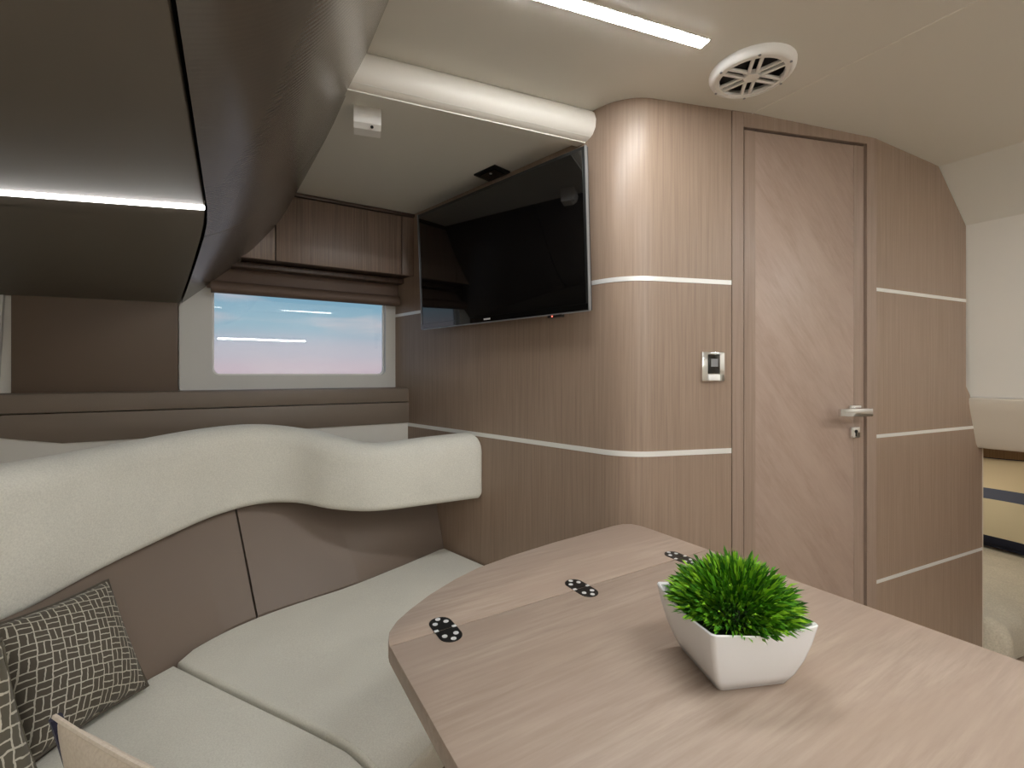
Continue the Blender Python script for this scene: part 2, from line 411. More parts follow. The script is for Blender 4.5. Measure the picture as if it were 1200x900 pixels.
# --- front bulkhead: curved veneer panels, steel strips, door
TVW = (-0.55, 2.279); CORN = (0.341, 1.382); DJ = (0.691, 1.465); DL = (0.737, 1.476); DR = (1.21, 1.586); JR = (1.251, 1.597)
tv_dir = Vector((0.705, -0.709)); tv_n = Vector((-0.709, -0.705))
dw_dir = Vector((0.973, 0.2306)).normalized(); dw_n = Vector((0.2306, -0.973)).normalized()
wend = Vector(CORN) - tv_dir * 1.36
arc = arc_corner(tuple(wend), CORN, DJ, 0.16, 12)
path = [tuple(wend)] + arc + [DJ]
wf = empty('wall_front', v3(CORN, FLOOR), kind='structure')
obj('backing', strip(path + [(0.733, 1.475)], FLOOR, 2.0, -0.05, -0.013), 'gap', wf)
T1, T2 = 1.437, 0.908                # heights of the steel strips
obj('wall_panel', strip(path, T1 + 0.007, 2.0, -0.013, 0.0), 'wall_wood', wf)
obj('wall_panel', strip(path, T2 + 0.008, T1 - 0.007, -0.013, 0.0), 'wall_wood', wf)
obj('wall_panel', strip(path, FLOOR, T2 - 0.008, -0.013, 0.0), 'wall_wood', wf)
obj('steel_strip', strip(path, T1 - 0.007, T1 + 0.007, -0.013, 0.0012), 'steel', wf, label='bright metal inlay strip')
obj('steel_strip', strip(path, T2 - 0.008, T2 + 0.008, -0.013, 0.0012), 'steel', wf, label='bright metal inlay strip')
def seg(a, b_, k0, k1): a, b_ = Vector(a), Vector(b_); return [tuple(a.lerp(b_, k0)), tuple(a.lerp(b_, k1))]
# door frame
obj('door_jamb', strip(seg(DJ, DL, 0.05, 0.93), FLOOR, 2.0, -0.05, 0.001), 'frame_wood', wf)
obj('door_jamb', strip(seg(DR, JR, 0.0, 0.99), FLOOR, 1.97, -0.05, 0.001), 'frame_wood', wf)
obj('door_header', strip(seg(DL, DR, -0.005, 1.005), 1.934, 2.0, -0.05, 0.001), 'frame_wood', wf)
# right-hand bulkhead panels, cut to the shape of the hull liner
rdir = Vector((0.91, 0.413)).normalized(); rn = Vector((rdir.y, -rdir.x))
def RP(d, z, o=0.0): return Vector((JR[0] + rdir.x * d + rn.x * o, JR[1] + rdir.y * d + rn.y * o, z))
def rpanel(name, pts, mat, o0=-0.013, o1=0.0, label=None):
    return obj(name, poly_prism([RP(d, z, o0) for d, z in pts], Vector((rn.x, rn.y, 0)) * (o1 - o0)), mat, wf, label=label)
RT = (1.440, 0.935, 0.435)
h = 0.006
rpanel('wall_panel', [(0, RT[0] + h), (0.607, RT[0] + h), (0.607, 1.737), (0.402, 1.936), (0, 1.965)], 'wall_wood')
rpanel('wall_panel', [(0, RT[1] + h), (0.698, RT[1] + h), (0.647, 1.055), (0.607, 1.10), (0.607, RT[0] - h), (0, RT[0] - h)], 'wall_wood')
rpanel('wall_panel', [(0, RT[2] + h), (0.738, RT[2] + h), (0.738, 0.85), (0.702, RT[1] - h), (0, RT[1] - h)], 'wall_wood')
rpanel('wall_panel', [(0, FLOOR), (0.738, FLOOR), (0.738, RT[2] - h), (0, RT[2] - h)], 'wall_wood')
for z, w in ((RT[0], 0.607), (RT[1], 0.70), (RT[2], 0.738)):
    rpanel('steel_strip', [(0, z - h), (w, z - h), (w, z + h), (0, z + h)], 'steel', -0.013, 0.0012, 'bright metal inlay strip')
rpanel('backing', [(0, FLOOR), (0.738, FLOOR), (0.738, 0.85), (0.647, 1.055), (0.607, 1.10), (0.607, 1.737), (0.402, 1.936), (0, 1.965)], 'frame_wood', -0.05, -0.013)
rpanel('edge_trim', [(0.738, FLOOR), (0.744, FLOOR), (0.744, 0.845), (0.738, 0.85)], 'pad', -0.05, 0.001, 'pale edging on the free end of the bulkhead')

# --- door
door = empty('door_1', v3(DL, FLOOR), kind='structure')
def DP(k, z, o=0.0):   # k metres along the door, o towards the room
    return Vector((DL[0] + dw_dir.x * k + dw_n.x * o, DL[1] + dw_dir.y * k + dw_n.y * o, z))
DWID = (Vector(DR) - Vector(DL)).length
def dbox(name, k0, k1, z0, z1, o0, o1, mat, parent=door, bev=0.0, label=None):
    c = (DP(k0, z0, o0) + DP(k1, z1, o1)) / 2
    return obj(name, box_bm(c, v3(dw_dir, 0), v3(dw_n, 0), Z, (k1 - k0) / 2, (o1 - o0) / 2, (z1 - z0) / 2, bev), mat, parent, label=label)
dbox('door_leaf', 0.004, DWID - 0.004, FLOOR + 0.01, 1.928, -0.04, -0.006, 'door_wood', bev=0.001)
dbox('edge_stile', 0.004, 0.046, FLOOR + 0.01, 1.928, -0.006, -0.0052, 'frame_wood', label='straight-grained border strip')
dbox('edge_stile', DWID - 0.046, DWID - 0.004, FLOOR + 0.01, 1.928, -0.006, -0.0052, 'frame_wood', label='straight-grained border strip')
hz = 1.027
hd = obj('handle_lever', merge(box_bm(DP(0.388, hz - 0.004, 0.045), v3(dw_dir, 0), v3(dw_n, 0), Z, 0.066, 0.006, 0.013, 0.003),
                               tube([DP(0.437, hz, -0.006), DP(0.437, hz, 0.045)], 0.010, 12)), 'chrome', door, label='chrome lever handle')
dbox('handle_rose', 0.412, 0.462, hz - 0.016, hz + 0.016, -0.0055, 0.004, 'chrome', hd, 0.003)
lk = dbox('lock', 0.418, 0.456, 0.932, 0.970, -0.0055, 0.005, 'chrome', door, 0.004, 'square chrome lock plate')
obj('keyhole', merge(disc_bm(DP(0.437, 0.955, 0.005), v3(dw_n, 0), 0.006, 0.001, 12), box_bm(DP(0.437, 0.946, 0.0055), v3(dw_dir, 0), v3(dw_n, 0), Z, 0.002, 0.0006, 0.008)), 'black', lk)

# --- window side
ww = empty('wall_window', P(0.2, S_WIN, FLOOR), kind='structure')
def wbox(name, l0, l1, z0, z1, s0, s1, mat, parent, bev=0.0, label=None, kind=None):
    c = (P(l0, s0, z0) + P(l1, s1, z1)) / 2
    return obj(name, box_bm(c, P(1, 0, 0), P(0, 1, 0), Z, (l1 - l0) / 2, abs(s1 - s0) / 2, (z1 - z0) / 2, bev), mat, parent, label=label, kind=kind)
LW0, LW1 = -0.182, 0.715            # window liner span
GL0, GL1, GZ0, GZ1 = -0.066, 0.638, 1.150, 1.56
# hull side around the opening
wbox('hull_panel', -1.35, LW0, 0.0, 2.0, S_WIN + 0.012, S_WIN + 0.06, 'liner', ww)
wbox('hull_panel', LW0, 0.9, 0.0, 1.05, S_WIN + 0.045, S_WIN + 0.08, 'liner', ww)
wbox('hull_panel', LW0, 0.9, 1.60, 2.0, S_WIN + 0.045, S_WIN + 0.08, 'liner', ww)
wbox('leather_panel', -0.655, LW0 - 0.004, 1.06, 1.75, S_WIN - 0.012, S_WIN + 0.012, 'panelbrown', ww, 0.003, 'dark brown leather infill panel')
obj('side_panel', poly_prism([P(-1.34, S_WIN - 0.008, 1.06), P(-0.690, S_WIN - 0.008, 1.06), P(-0.660, S_WIN - 0.008, 1.75), P(-1.34, S_WIN - 0.008, 1.75)], P(0, 0.018, 0)), 'winframe', ww, label='pale grey side panel')
# window
win = empty('window_1', P(0.28, S_WIN, 1.08), kind='structure')
def rrect(l0, l1, z0, z1, r, s, n=5):
    pts = []
    for (cl, cz, a0) in ((l1 - r, z1 - r, 0), (l0 + r, z1 - r, 90), (l0 + r, z0 + r, 180), (l1 - r, z0 + r, 270)):
        for k in range(n + 1):
            a = R(a0 + 90 * k / n); pts.append(P(cl + r * math.cos(a), s, cz + r * math.sin(a)))
    return pts
def frame_bm(outer, inner, vec):
    bm = bmesh.new(); n = len(outer); vec = Vector(vec)
    A = [bm.verts.new(p) for p in outer]; B = [bm.verts.new(p) for p in inner]
    C = [bm.verts.new(p + vec) for p in outer]; D = [bm.verts.new(p + vec) for p in inner]
    for i in range(n):
        j = (i + 1) % n
        bm.faces.new((A[i], A[j], B[j], B[i])); bm.faces.new((C[i], D[i], D[j], C[j]))
        bm.faces.new((A[i], C[i], C[j], A[j])); bm.faces.new((B[i], B[j], D[j], D[i]))
    bmesh.ops.recalc_face_normals(bm, faces=bm.faces); return bm
obj('window_liner', frame_bm(rrect(LW0, LW1, 1.084, 1.62, 0.006, S_WIN), rrect(GL0 - 0.006, GL1 + 0.006, GZ0 - 0.006, GZ1 + 0.006, 0.026, S_WIN), P(0, 0.045, 0)), 'winframe', win)
obj('window_seal', frame_bm(rrect(GL0 - 0.006, GL1 + 0.006, GZ0 - 0.006, GZ1 + 0.006, 0.026, S_WIN + 0.03), rrect(GL0, GL1, GZ0, GZ1, 0.022, S_WIN + 0.03), P(0, 0.015, 0)), 'white', win)
obj('pane', poly_prism(rrect(GL0 - 0.004, GL1 + 0.004, GZ0 - 0.004, GZ1 + 0.004, 0.024, S_WIN + 0.036), P(0, 0.004, 0)), 'glass', win, smooth=False)
# window ledge: two leather fascia bands and the pale panel below
led = empty('trim_2', P(0.2, 2.17, 0.93), kind='structure')
wbox('ledge_top', -1.34, 0.74, 1.058, 1.083, 2.175, S_WIN + 0.02, 'ledge', led, 0.004)
wbox('ledge_band', -1.34, 0.76, 1.017, 1.080, 2.160, 2.20, 'ledge', led, 0.003)
obj('ledge_fascia', poly_prism([P(-1.34, 2.157, 0.985), P(-0.70, 2.157, 0.950), P(-0.50, 2.157, 0.912), P(0.76, 2.157, 0.918), P(0.76, 2.157, 1.014), P(-1.34, 2.157, 1.014)], P(0, 0.04, 0), 0.002), 'ledge', led)
wbox('lower_panel', -1.34, 0.775, 0.30, 0.995, 2.165, 2.21, 'liner', ww, label='pale panel below the window ledge')

# --- hull liner to starboard with padded rail, over the berth
wr = empty('wall_right', P(2.5, 0, 0.85), kind='structure')
slope_panel('liner_panel', 2.498, 1.740, 2.530, 1.058, -2.40, 0.70, 0.03, 'liner', wr)
pr = [(2.530, 1.056), (2.523, 1.050), (2.522, 1.035), (2.532, 1.0), (2.560, 0.92), (2.578, 0.868), (2.590, 0.852), (2.61, 0.848), (2.66, 0.848), (2.66, 1.056)]
obj('padded_rail', rings_bm([[P(l, s, z) for l, z in pr] for s in (-2.40, 0.70)]), 'pad', wr, label='cream padded rail under the white liner')
wbox('lower_panel', 2.58, 2.62, FLOOR, 0.85, -2.40, -0.75, 'liner', wr)
wbe = empty('wall_berth', P(4.2, 0.6, FLOOR), kind='structure')
wbox('head_panel', 4.20, 4.25, FLOOR, 1.0, -0.8, 1.95, 'honey_wood', wbe)
wbox('side_panel', 2.62, 4.20, FLOOR, 1.0, 1.90, 1.95, 'liner', wbe)
wbox('side_panel', 2.62, 4.20, FLOOR, 1.0, -0.80, -0.75, 'liner', wbe)
wbox('berth_ceiling', 2.662, 4.25, 0.90, 0.94, -0.8, 1.95, 'liner', wbe)
wbox('partition', 1.70, 2.62, FLOOR, 1.0, 1.90, 1.95, 'liner', wbe)

# ================================================================== THINGS
# --- overhead locker on the port side
lo = empty('overhead_locker', P(-0.4, 1.3, 1.43), label='dark brown leather-wrapped overhead locker with a light line, hanging over the sofa', cat='locker')
fasc = []
near = [(-0.052, 1.55), (0.0, 1.572), (0.055, 1.612), (0.105, 1.665), (0.150, 1.725), (0.205, 1.805), (0.262, 1.900), (0.300, 1.985)]
far = [(-0.175, 1.43), (-0.09, 1.508), (0.0, 1.592), (0.045, 1.625), (0.095, 1.685), (0.15, 1.76), (0.185, 1.83), (0.215, 1.902)]
def mixp(a, b_, t_): return [(p[0] + (q[0] - p[0]) * t_, p[1] + (q[1] - p[1]) * t_) for p, q in zip(a, b_)]
stations = [(0.15, 0), (0.6, 0), (1.0, 0), (1.2, 0), (1.34, 0.0), (1.47, 0.05), (1.56, 0.13), (1.75, 0.34), (1.95, 0.58), (2.12, 0.80), (2.27, 1.0)]
gapline = []
rings = []
for s, t_ in stations:
    pr_ = mixp(near, far, t_)
    pr_ = [(p[0], p[1]) for p in catmull([(p[0], p[1], 0) for p in pr_], 3)]
    gapline.append((pr_[0][0], s, pr_[0][1]))
    # close behind: return up into the carcass
    ring = [P(l, s, z) for l, z in pr_] + [P(pr_[-1][0] - 0.05, s, pr_[-1][1] + 0.004), P(pr_[0][0] + 0.004, s, pr_[0][1] + 0.04)]
    rings.append(ring)
obj('fascia', rings_bm(rings[:7]), 'ribbed', lo, angle=60, label='rounded ribbed fascia')
r7 = [p + Vector(P(0, 0.004, 0)) for p in rings[6]]
obj('end_fascia', rings_bm([r7] + rings[7:]), 'ribbed', lo, angle=60, label='tapering ribbed fascia end piece')
G = 0.006
# light line runs across the underside
def led_s(l): return 1.333 + (-0.048 - l) * 0.315
def under_panel(name, a, b_, mat='locker', th=0.02):
    pts = a + b_[::-1]
    return obj(name, poly_prism(pts, (0, 0, th), 0.003, 2), mat, lo)
l0, l1 = -1.33, -0.060
under_panel('front_flap', [P(l1, 0.15, 1.55), P(l0, 0.15, 1.55)], [P(l1 + 0.002, led_s(l1) - 0.012, 1.55), P(l0, led_s(l0) - 0.012, 1.55)])
gl = [(g[0] - G * 1.3, g[1], g[2]) for g in gapline if g[1] > 1.4]
a = [P(-0.058, led_s(-0.058) + 0.012, 1.549)] + [P(*g) for g in gl]
c_ = [P(l0, led_s(l0) + 0.012, 1.549)] + [P(l0, g[1] + 0.25 * max(0, (2.27 - g[1]) / 0.8), g[2] - 0.022 * (g[1] - 1.47) / 0.8) for g in gl]
V_ = a + c_; n_ = len(a)
F_ = [(i, i + 1, n_ + i + 1, n_ + i) for i in range(n_ - 1)]
bm = bmesh.new(); vs = [bm.verts.new(p) for p in V_]
for f in F_: bm.faces.new([vs[i] for i in f])
r_ = bmesh.ops.extrude_face_region(bm, geom=bm.faces[:]); bmesh.ops.translate(bm, vec=(0, 0, 0.02), verts=[v for v in r_['geom'] if isinstance(v, bmesh.types.BMVert)])
obj('rear_flap', bm, 'locker', lo, angle=50)
obj('carcass', merge(poly_prism([P(-0.06, 0.16, 1.575), P(-1.33, 0.16, 1.575), P(-1.33, 2.26, 1.575), P(-0.06, 2.26, 1.575)], (0, 0, 0.31)), poly_prism([P(-0.035, 0.155, 1.565), P(-1.33, 0.155, 1.565), P(-1.33, 0.155, 1.97), P(0.25, 0.155, 1.97)], P(0, 0.02, 0))), 'gap', lo, smooth=False)
ea, eb = P(-0.058, led_s(-0.058), 1.5485), P(-1.33, led_s(-1.33), 1.5485); dl = (eb - ea).normalized(); pl_ = Z.cross(dl)
obj('light_line', box_bm((ea + eb) / 2, dl, pl_, Z, (eb - ea).length / 2, 0.0052, 0.0055, 0.002), 'ledsmall', lo, label='glowing white light line')

# --- wooden wall cabinet over the window
wc = empty('wall_cabinet', P(0.3, 2.19, 1.61), label='low wooden wall cabinet with vertical grain above the window', cat='cabinet')
wbox('carcass', -0.16, 0.735, 1.612, 1.897, 2.135, S_WIN + 0.04, 'dark_wood', wc)
SF = 2.115
for l_0, l_1 in ((-0.155, 0.148), (0.152, 0.672), (0.676, 0.745)):
    wbox('cabinet_door', l_0, l_1, 1.610, 1.882, SF, SF + 0.02, 'cab_wood', wc, 0.0015)
wbox('cornice', -0.16, 0.76, 1.885, 1.899, SF - 0.008, SF + 0.02, 'dark_wood', wc, 0.002)

# --- rolled blind in the window head
bl = empty('roller_blind', P(0.28, S_WIN, 1.48), label='brown folded fabric blind drawn up under the wooden cabinet', cat='blind')
def wsweep(name, prof, l_0, l_1, mat, parent, angle=50):
    return obj(name, rings_bm([[P(l_0, s, z) for s, z in prof], [P(l_1, s, z) for s, z in prof]]), mat, parent, angle=angle)
fold = [(2.235, 1.480), (2.222, 1.484), (2.216, 1.497), (2.220, 1.515), (2.232, 1.528), (2.262, 1.532), (2.268, 1.50), (2.262, 1.482)]
wsweep('rolled_hem', fold, -0.075, 0.700, 'blind', bl)
wbox('cloth_panel', -0.090, 0.705, 1.50, 1.59, 2.250, 2.262, 'blind', bl, 0.002)
wbox('head_rail', -0.12, 0.71, 1.585, 1.608, 2.19, 2.262, 'dark_wood', bl, 0.004)
obj('pull_cord', tube(catmull([P(0.716, 2.235, 1.585), P(0.719, 2.235, 1.45), P(0.719, 2.235, 1.25), P(0.716, 2.235, 1.12), P(0.706, 2.24, 1.095)], 6), 0.0028, 6), 'white', bl, label='white pull cord')

# --- television
TVR = Vector((0.232, 1.398)); tvw, tz0, tz1 = 0.871, 1.341, 1.8315
tdir = Vector((-0.622, 0.61)).normalized(); tn = Vector((-tdir.y, tdir.x))
if tn.y > 0: tn = -tn
TILT = R(2.6)                                     # leaning forward on its bracket
t_up = (Z * math.cos(TILT) + v3(tn, 0) * math.sin(TILT)); t_n = (v3(tn, 0) * math.cos(TILT) - Z * math.sin(TILT))
def TP(k, z, o=0.0): return v3(TVR, tz0) + v3(tdir, 0) * k + t_up * (z - tz0) + t_n * o
tv = empty('television', TP(tvw / 2, tz0, -0.02), label='flat black television with a thin silver bezel mounted on the wooden wall', cat='television')
def tbox(name, k0, k1, z0, z1, o0, o1, mat, parent=tv, bev=0.0, label=None):
    c = (TP(k0, z0, o0) + TP(k1, z1, o1)) / 2
    return obj(name, box_bm(c, v3(tdir, 0), t_n, t_up, (k1 - k0) / 2, (o1 - o0) / 2, (z1 - z0) / 2, bev), mat, parent, label=label)
tbox('housing', 0.0, tvw, tz0, tz1, -0.018, -0.002, 'black', bev=0.003)
tbox('rear_shell', 0.10, tvw - 0.10, tz0 + 0.05, tz1 - 0.12, -0.040, -0.018, 'black', bev=0.006)
tbox('screen', 0.012, tvw - 0.012, tz0 + 0.022, tz1 - 0.012, -0.002, 0.0, 'screen')
tbox('lower_bezel', 0.004, tvw - 0.004, tz0 + 0.002, tz0 + 0.021, -0.002, 0.0012, 'screen')
tbox('edge_trim', -0.001, 0.0015, tz0, tz1, -0.010, 0.0015, 'grey', label='silver edge strip')
tbox('edge_trim', tvw - 0.0015, tvw + 0.001, tz0, tz1, -0.010, 0.0015, 'grey', label='silver edge strip')
tbox('edge_trim', 0.003, tvw - 0.003, tz0 - 0.002, tz0 + 0.001, -0.012, 0.002, 'grey')
tbox('maker_badge', 0.435, 0.470, tz0 + 0.008, tz0 + 0.014, 0.0012, 0.002, 'steel')
sn = tbox('remote_sensor', 0.11, 0.165, tz0 - 0.010, tz0 - 0.001, -0.02, -0.002, 'black')
obj('indicator_lamp', disc_bm(TP(0.146, tz0 - 0.006, -0.002), t_n, 0.0028, 0.001, 10), 'red', sn, label='tiny red standby lamp')
tbox('wall_bracket', 0.3, 0.57, tz0 + 0.1, tz1 - 0.14, -0.072, -0.038, 'grey')

# --- white sensor box on the low ceiling
sb = empty('smoke_detector', (-0.415, 1.335, 1.9), label='small white detector box with a dark dot on the low ceiling', cat='detector')
sd = Vector((0.95, 0.31, 0)).normalized(); sn_ = Vector((0.31, -0.95, 0)).normalized()
prof = [(-0.03, 1.90), (0.03, 1.90), (0.034, 1.875), (0.026, 1.856), (0.010, 1.846), (-0.030, 1.846)]
c0 = Vector((-0.415, 1.335, 0))
obj('housing', rings_bm([[c0 + sd * k + sn_ * o + Z * z for o, z in prof] for k in (-0.037, 0.037)]), 'white', sb, angle=25)
obj('sensor_eye', disc_bm(c0 + sd * 0.012 + sn_ * 0.0185 + Z * 1.8512, Vector((sn_.x * 0.55, sn_.y * 0.55, -0.8)), 0.0045, 0.0015, 12), 'black', sb)

# --- black socket plate on the low ceiling above the television
so = empty('ceiling_socket', (-0.075, 1.735, 1.90), label='flat black socket plate on the low ceiling above the television', cat='socket')
cs = Vector((-0.075, 1.735, 1.899))
ta, tb = v3(tdir, 0), v3(tn, 0)
obj('cover_plate', box_bm(cs, ta, tb, Z, 0.058, 0.040, 0.005, 0.002), 'black', so)
obj('inner_recess', box_bm(cs - Z * 0.006, ta, tb, Z, 0.040, 0.026, 0.0015), 'screen', so)
obj('contact_pin', disc_bm(cs - Z * 0.0072 - ta * 0.006 + tb * 0.012, -Z, 0.0055, 0.002, 12), 'steel', so)

# --- round speaker in the main ceiling
spc = Vector((0.655, 1.272, CE))
sp = empty('ceiling_speaker', spc, label='round white speaker with a spoked grille in the cabin ceiling', cat='speaker')
SK = 0.91
def lathe(c, prof, segs=40):
    rings = [[Vector((c.x + r * math.cos(2 * math.pi * k / segs), c.y + r * math.sin(2 * math.pi * k / segs), c.z + z)) for k in range(segs)] for r, z in prof]
    return rings_bm(rings, cap=False)
obj('rim', lathe(spc, [(0.108, 0.0), (0.107, -0.010), (0.102, -0.018), (0.096, -0.022), (0.092, -0.022), (0.090, -0.015), (0.090, 0.0)]), 'white', sp, angle=60)
obj('cone', lathe(spc, [(0.091, -0.001), (0.05, -0.0015), (0.0005, -0.002)]), 'black', sp)
for k in range(6):
    a = R(14 + 60 * k); ca, sa = math.cos(a), math.sin(a); dr = Vector((ca, sa, 0)); pr2 = Vector((-sa, ca, 0))
    s_o = obj('spoke', merge(*[box_bm(spc + dr * 0.054 + pr2 * q - Z * 0.016, dr, pr2, Z, 0.038, 0.0045, 0.004, 0.0015, 1) for q in (-0.0105, 0.0105)]), 'white', sp)
obj('grille_ring', lathe(spc, [(0.091, -0.012), (0.091, -0.020), (0.082, -0.021), (0.080, -0.013), (0.091, -0.012)]), 'white', sp)
obj('hub', disc_bm(spc - Z * 0.010, -Z, 0.024, 0.012, 6, 0.021), 'white', sp)
for k in range(6):
    a = R(14 + 60 * k)
    obj('grille_screw', disc_bm(spc + Vector((math.cos(a), math.sin(a), 0)) * 0.0965 - Z * 0.0215, -Z, 0.0035, 0.002, 8), 'grey', sp)

# --- ceiling light strips
def light_strip(a, b_, label, group='slim ceiling light strips', z=CE):
    a, b_ = v3(a, z), v3(b_, z); d = (b_ - a).normalized(); p = Z.cross(d); c = (a + b_) / 2; ln = (b_ - a).length / 2
    o = empty('ceiling_light', c, label=label, cat='light', group=group)
    obj('housing', frame_bm([c + d * x + p * y - Z * 0.003 for x, y in ((-ln - .003, -.018), (ln + .003, -.018), (ln + .003, .018), (-ln - .003, .018))],
                            [c + d * x + p * y - Z * 0.003 for x, y in ((-ln, -.0145), (ln, -.0145), (ln, .0145), (-ln, .0145))], (0, 0, 0.006)), 'ceiling', o)
    obj('diffuser', box_bm(c - Z * 0.001, d, p, Z, ln, 0.0145, 0.003), 'led', o, label='glowing white diffuser')
    return o
light_strip((0.484, 1.167), (-0.06, 0.972), 'glowing white light strip set in the ceiling beside the round speaker')
for l_, s_2, lab in ((0.50, -0.10, 'added fill light strip on the ceiling above the near end of the table'), (0.55, -0.80, 'added fill light strip on the ceiling in the middle of the cabin'), (0.55, -2.10, 'glowing white ceiling light strip by the aft wall'), (1.75, -0.55, 'added fill light strip on the sloping ceiling side'), (-0.75, -0.75, 'added fill light strip behind the overhead locker')):  # all but the aft-wall strip are added out of view as soft fill
    light_strip(P(l_, s_2), P(l_ + 0.6, s_2), lab, z=CE - (0.0 if l_ < 1.4 else 0.05))

wl = empty('wall_light', P(0.35, -2.39, 1.6), label='slim glowing light bar on the aft wall', cat='light')
wbox('housing', -0.165, 0.875, 1.585, 1.615, -2.40, -2.385, 'white', wl)
wbox('diffuser', -0.16, 0.87, 1.590, 1.610, -2.386, -2.381, 'led', wl, label='glowing white diffuser')

# --- chrome switch beside the door
swc = DP(-0.118, 1.172)
sw = empty('light_switch', swc, label='square chrome switch plate with dark rocker on the wooden wall beside the door', cat='switch')
def sbox(name, x0, x1, z0, z1, o0, o1, mat, parent=sw, bev=0.0):
    c = swc + v3(dw_dir, 0) * (x0 + x1) / 2 + v3(dw_n, 0) * (o0 + o1) / 2 + Z * (z0 + z1) / 2
    return obj(name, box_bm(c, v3(dw_dir, 0), v3(dw_n, 0), Z, (x1 - x0) / 2, (o1 - o0) / 2, (z1 - z0) / 2, bev), mat, parent)
sbox('plate', -0.041, 0.041, -0.046, 0.046, 0.0, 0.010, 'chrome', bev=0.004)
rk = sbox('rocker', -0.020, 0.020, -0.022, 0.038, 0.010, 0.0135, 'screen', bev=0.001)
sbox('display', -0.012, 0.012, 0.0, 0.024, 0.0135, 0.014, 'grey', rk)
sbox('lower_key', -0.020, 0.020, -0.043, -0.025, 0.010, 0.014, 'white', bev=0.001)

# ------------------------------------------------------------------ sofa
sofa = empty('sofa', (-0.7, 1.3, FLOOR), label='curved cabin sofa with brown leather back panels and a wavy cream headrest', cat='sofa')
Bc = catmull([(-0.297, 2.02, 0), (-0.46, 1.80, 0), (-0.60, 1.63, 0), (-0.79, 1.440, 0), (-0.885, 1.245, 0), (-0.930, 0.99, 0), (-0.935, 0.72, 0), (-0.90, 0.40, 0), (-0.85, 0.0, 0)], 8)
Tc = catmull([(-0.372, 2.100, 0), (-0.60, 1.96, 0), (-0.80, 1.86, 0), (-1.0, 1.66, 0), (-1.13, 1.38, 0), (-1.15, 1.05, 0), (-1.12, 0.76, 0), (-1.06, 0.42, 0), (-0.98, 0.0, 0)], 8)
ZS = 0.40
def back_panel(i0, i1):
    rings = []
    for i in range(i0, i1 + 1):
        p, q = Bc[i].copy(), Tc[i].copy()
        tg = Bc[min(i + 1, len(Bc) - 1)] - Bc[max(i - 1, 0)]
        sh = Vector((0, 0, 0))
        if i == i0 and i0 > 0: sh = tg.normalized() * 0.003
        if i == i1 and i1 < len(Bc) - 1: sh = -tg.normalized() * 0.003
        n = Vector((tg.y, -tg.x, 0)).normalized()      # away from the room
        if n.x > 0 and n.y < 0: n = -n
        p, q = p + sh, q + sh
        m_ = (p + q) / 2 + n * 0.0
        rings.append([v3(p, 0.30), v3(p, ZS), v3(m_, (ZS + 0.74) / 2), v3(q, 0.74), v3(q + n * 0.05, 0.74), v3(p + n * 0.09, 0.30)])
    return obj('back_panel', rings_bm(rings), 'brown', sofa, angle=40)
back_panel(0, 24); back_panel(24, 48); back_panel(48, 64)
# dark core behind the joints
obj('back_core', rings_bm([[v3(p + Vector((-0.05, 0.012, 0)), 0.30), v3(q + Vector((-0.035, 0.012, 0)), 0.735), v3(q + Vector((-0.06, 0.03, 0)), 0.735), v3(p + Vector((-0.08, 0.03, 0)), 0.30)] for p, q in list(zip(Bc, Tc))[6::2]]), 'gap', sofa)
# headrest bolster
hb = [(-0.112, 1.838, .656, .910, .16), (-0.30, 1.740, .656, .902, .16), (-0.49, 1.660, .654, .890, .16), (-0.64, 1.648, .664, .912, .15), (-0.78, 1.665, .682, .946, .14), (-0.89, 1.628, .688, .968, .13), (-0.972, 1.525, .678, .968, .13),
      (-1.028, 1.36, .656, .958, .13), (-1.055, 1.19, .640, .951, .13), (-1.064, 1.05, .626, .950, .13), (-1.072, 0.96, .622, .950, .13), (-1.055, 0.78, .620, .952, .13), (-0.99, 0.48, .620, .956, .13), (-0.90, 0.1, .620, .956, .13)]
hp = catmull([(a_, b2, 0) for a_, b2, *_ in hb], 6); hq = catmull([(c2, d2, e2) for _, _, c2, d2, e2 in hb], 6)
def bol_ring(p, n, z0, z1, th, k=1.0):
    rt, rb_ = 0.062 * k, 0.024 * k
    pts = []
    for (o, z, r, a0) in ((rb_, z0 + rb_, rb_, 270), (th - rb_, z0 + rb_, rb_, 180), (th - rt, z1 - rt, rt, 90), (rt, z1 - rt, rt, 0)):
        pass
    def arc_(o, z, r, a0, a1, m_=5):
        for k_ in range(m_ + 1):
            a = R(a0 + (a1 - a0) * k_ / m_); pts.append((o + r * math.cos(a), z + r * math.sin(a)))
    rr = min(rt, th * 0.48)
    arc_(rb_, z0 + rb_, rb_, 180, 270); arc_(th - rb_, z0 + rb_, rb_, 270, 360); arc_(th - rr, z1 - rr, rr, 0, 90); arc_(rr, z1 - rr, rr, 90, 180)
    return [p + n * o + Z * z for o, z in pts]
rings = []
for i, (p, q) in enumerate(zip(hp, hq)):
    tg = (hp[min(i + 1, len(hp) - 1)] - hp[max(i - 1, 0)]).normalized()
    n = Vector((tg.y, -tg.x, 0))                        # walking leftwards: right-hand side is away from the room
    if i == 0:
        w_ = Vector((-0.709, -0.705, 0))
        cdir = (n - w_ * n.dot(w_)).normalized() ; n0 = cdir
        for e_, k_ in ((0.0, 0.016), (0.004, 0.006), (0.014, 0.0)):
            rings.append([v3(p, 0) + tg * e_ + n0 * k_ + (r__ - v3(p, 0) - 0 * n0) * 1.0 for r__ in bol_ring(v3(p, 0), n0, q.x + k_, q.y - k_, q.z - 2 * k_)])
        continue
    f_ = min(1, i / 6); n = (n0 * (1 - f_) + n * f_).normalized()
    rings.append(bol_ring(v3(p, 0), n, q.x, q.y, q.z))
obj('headrest', rings_bm(rings), 'cream', sofa, angle=70, label='wavy cream fabric headrest bolster')
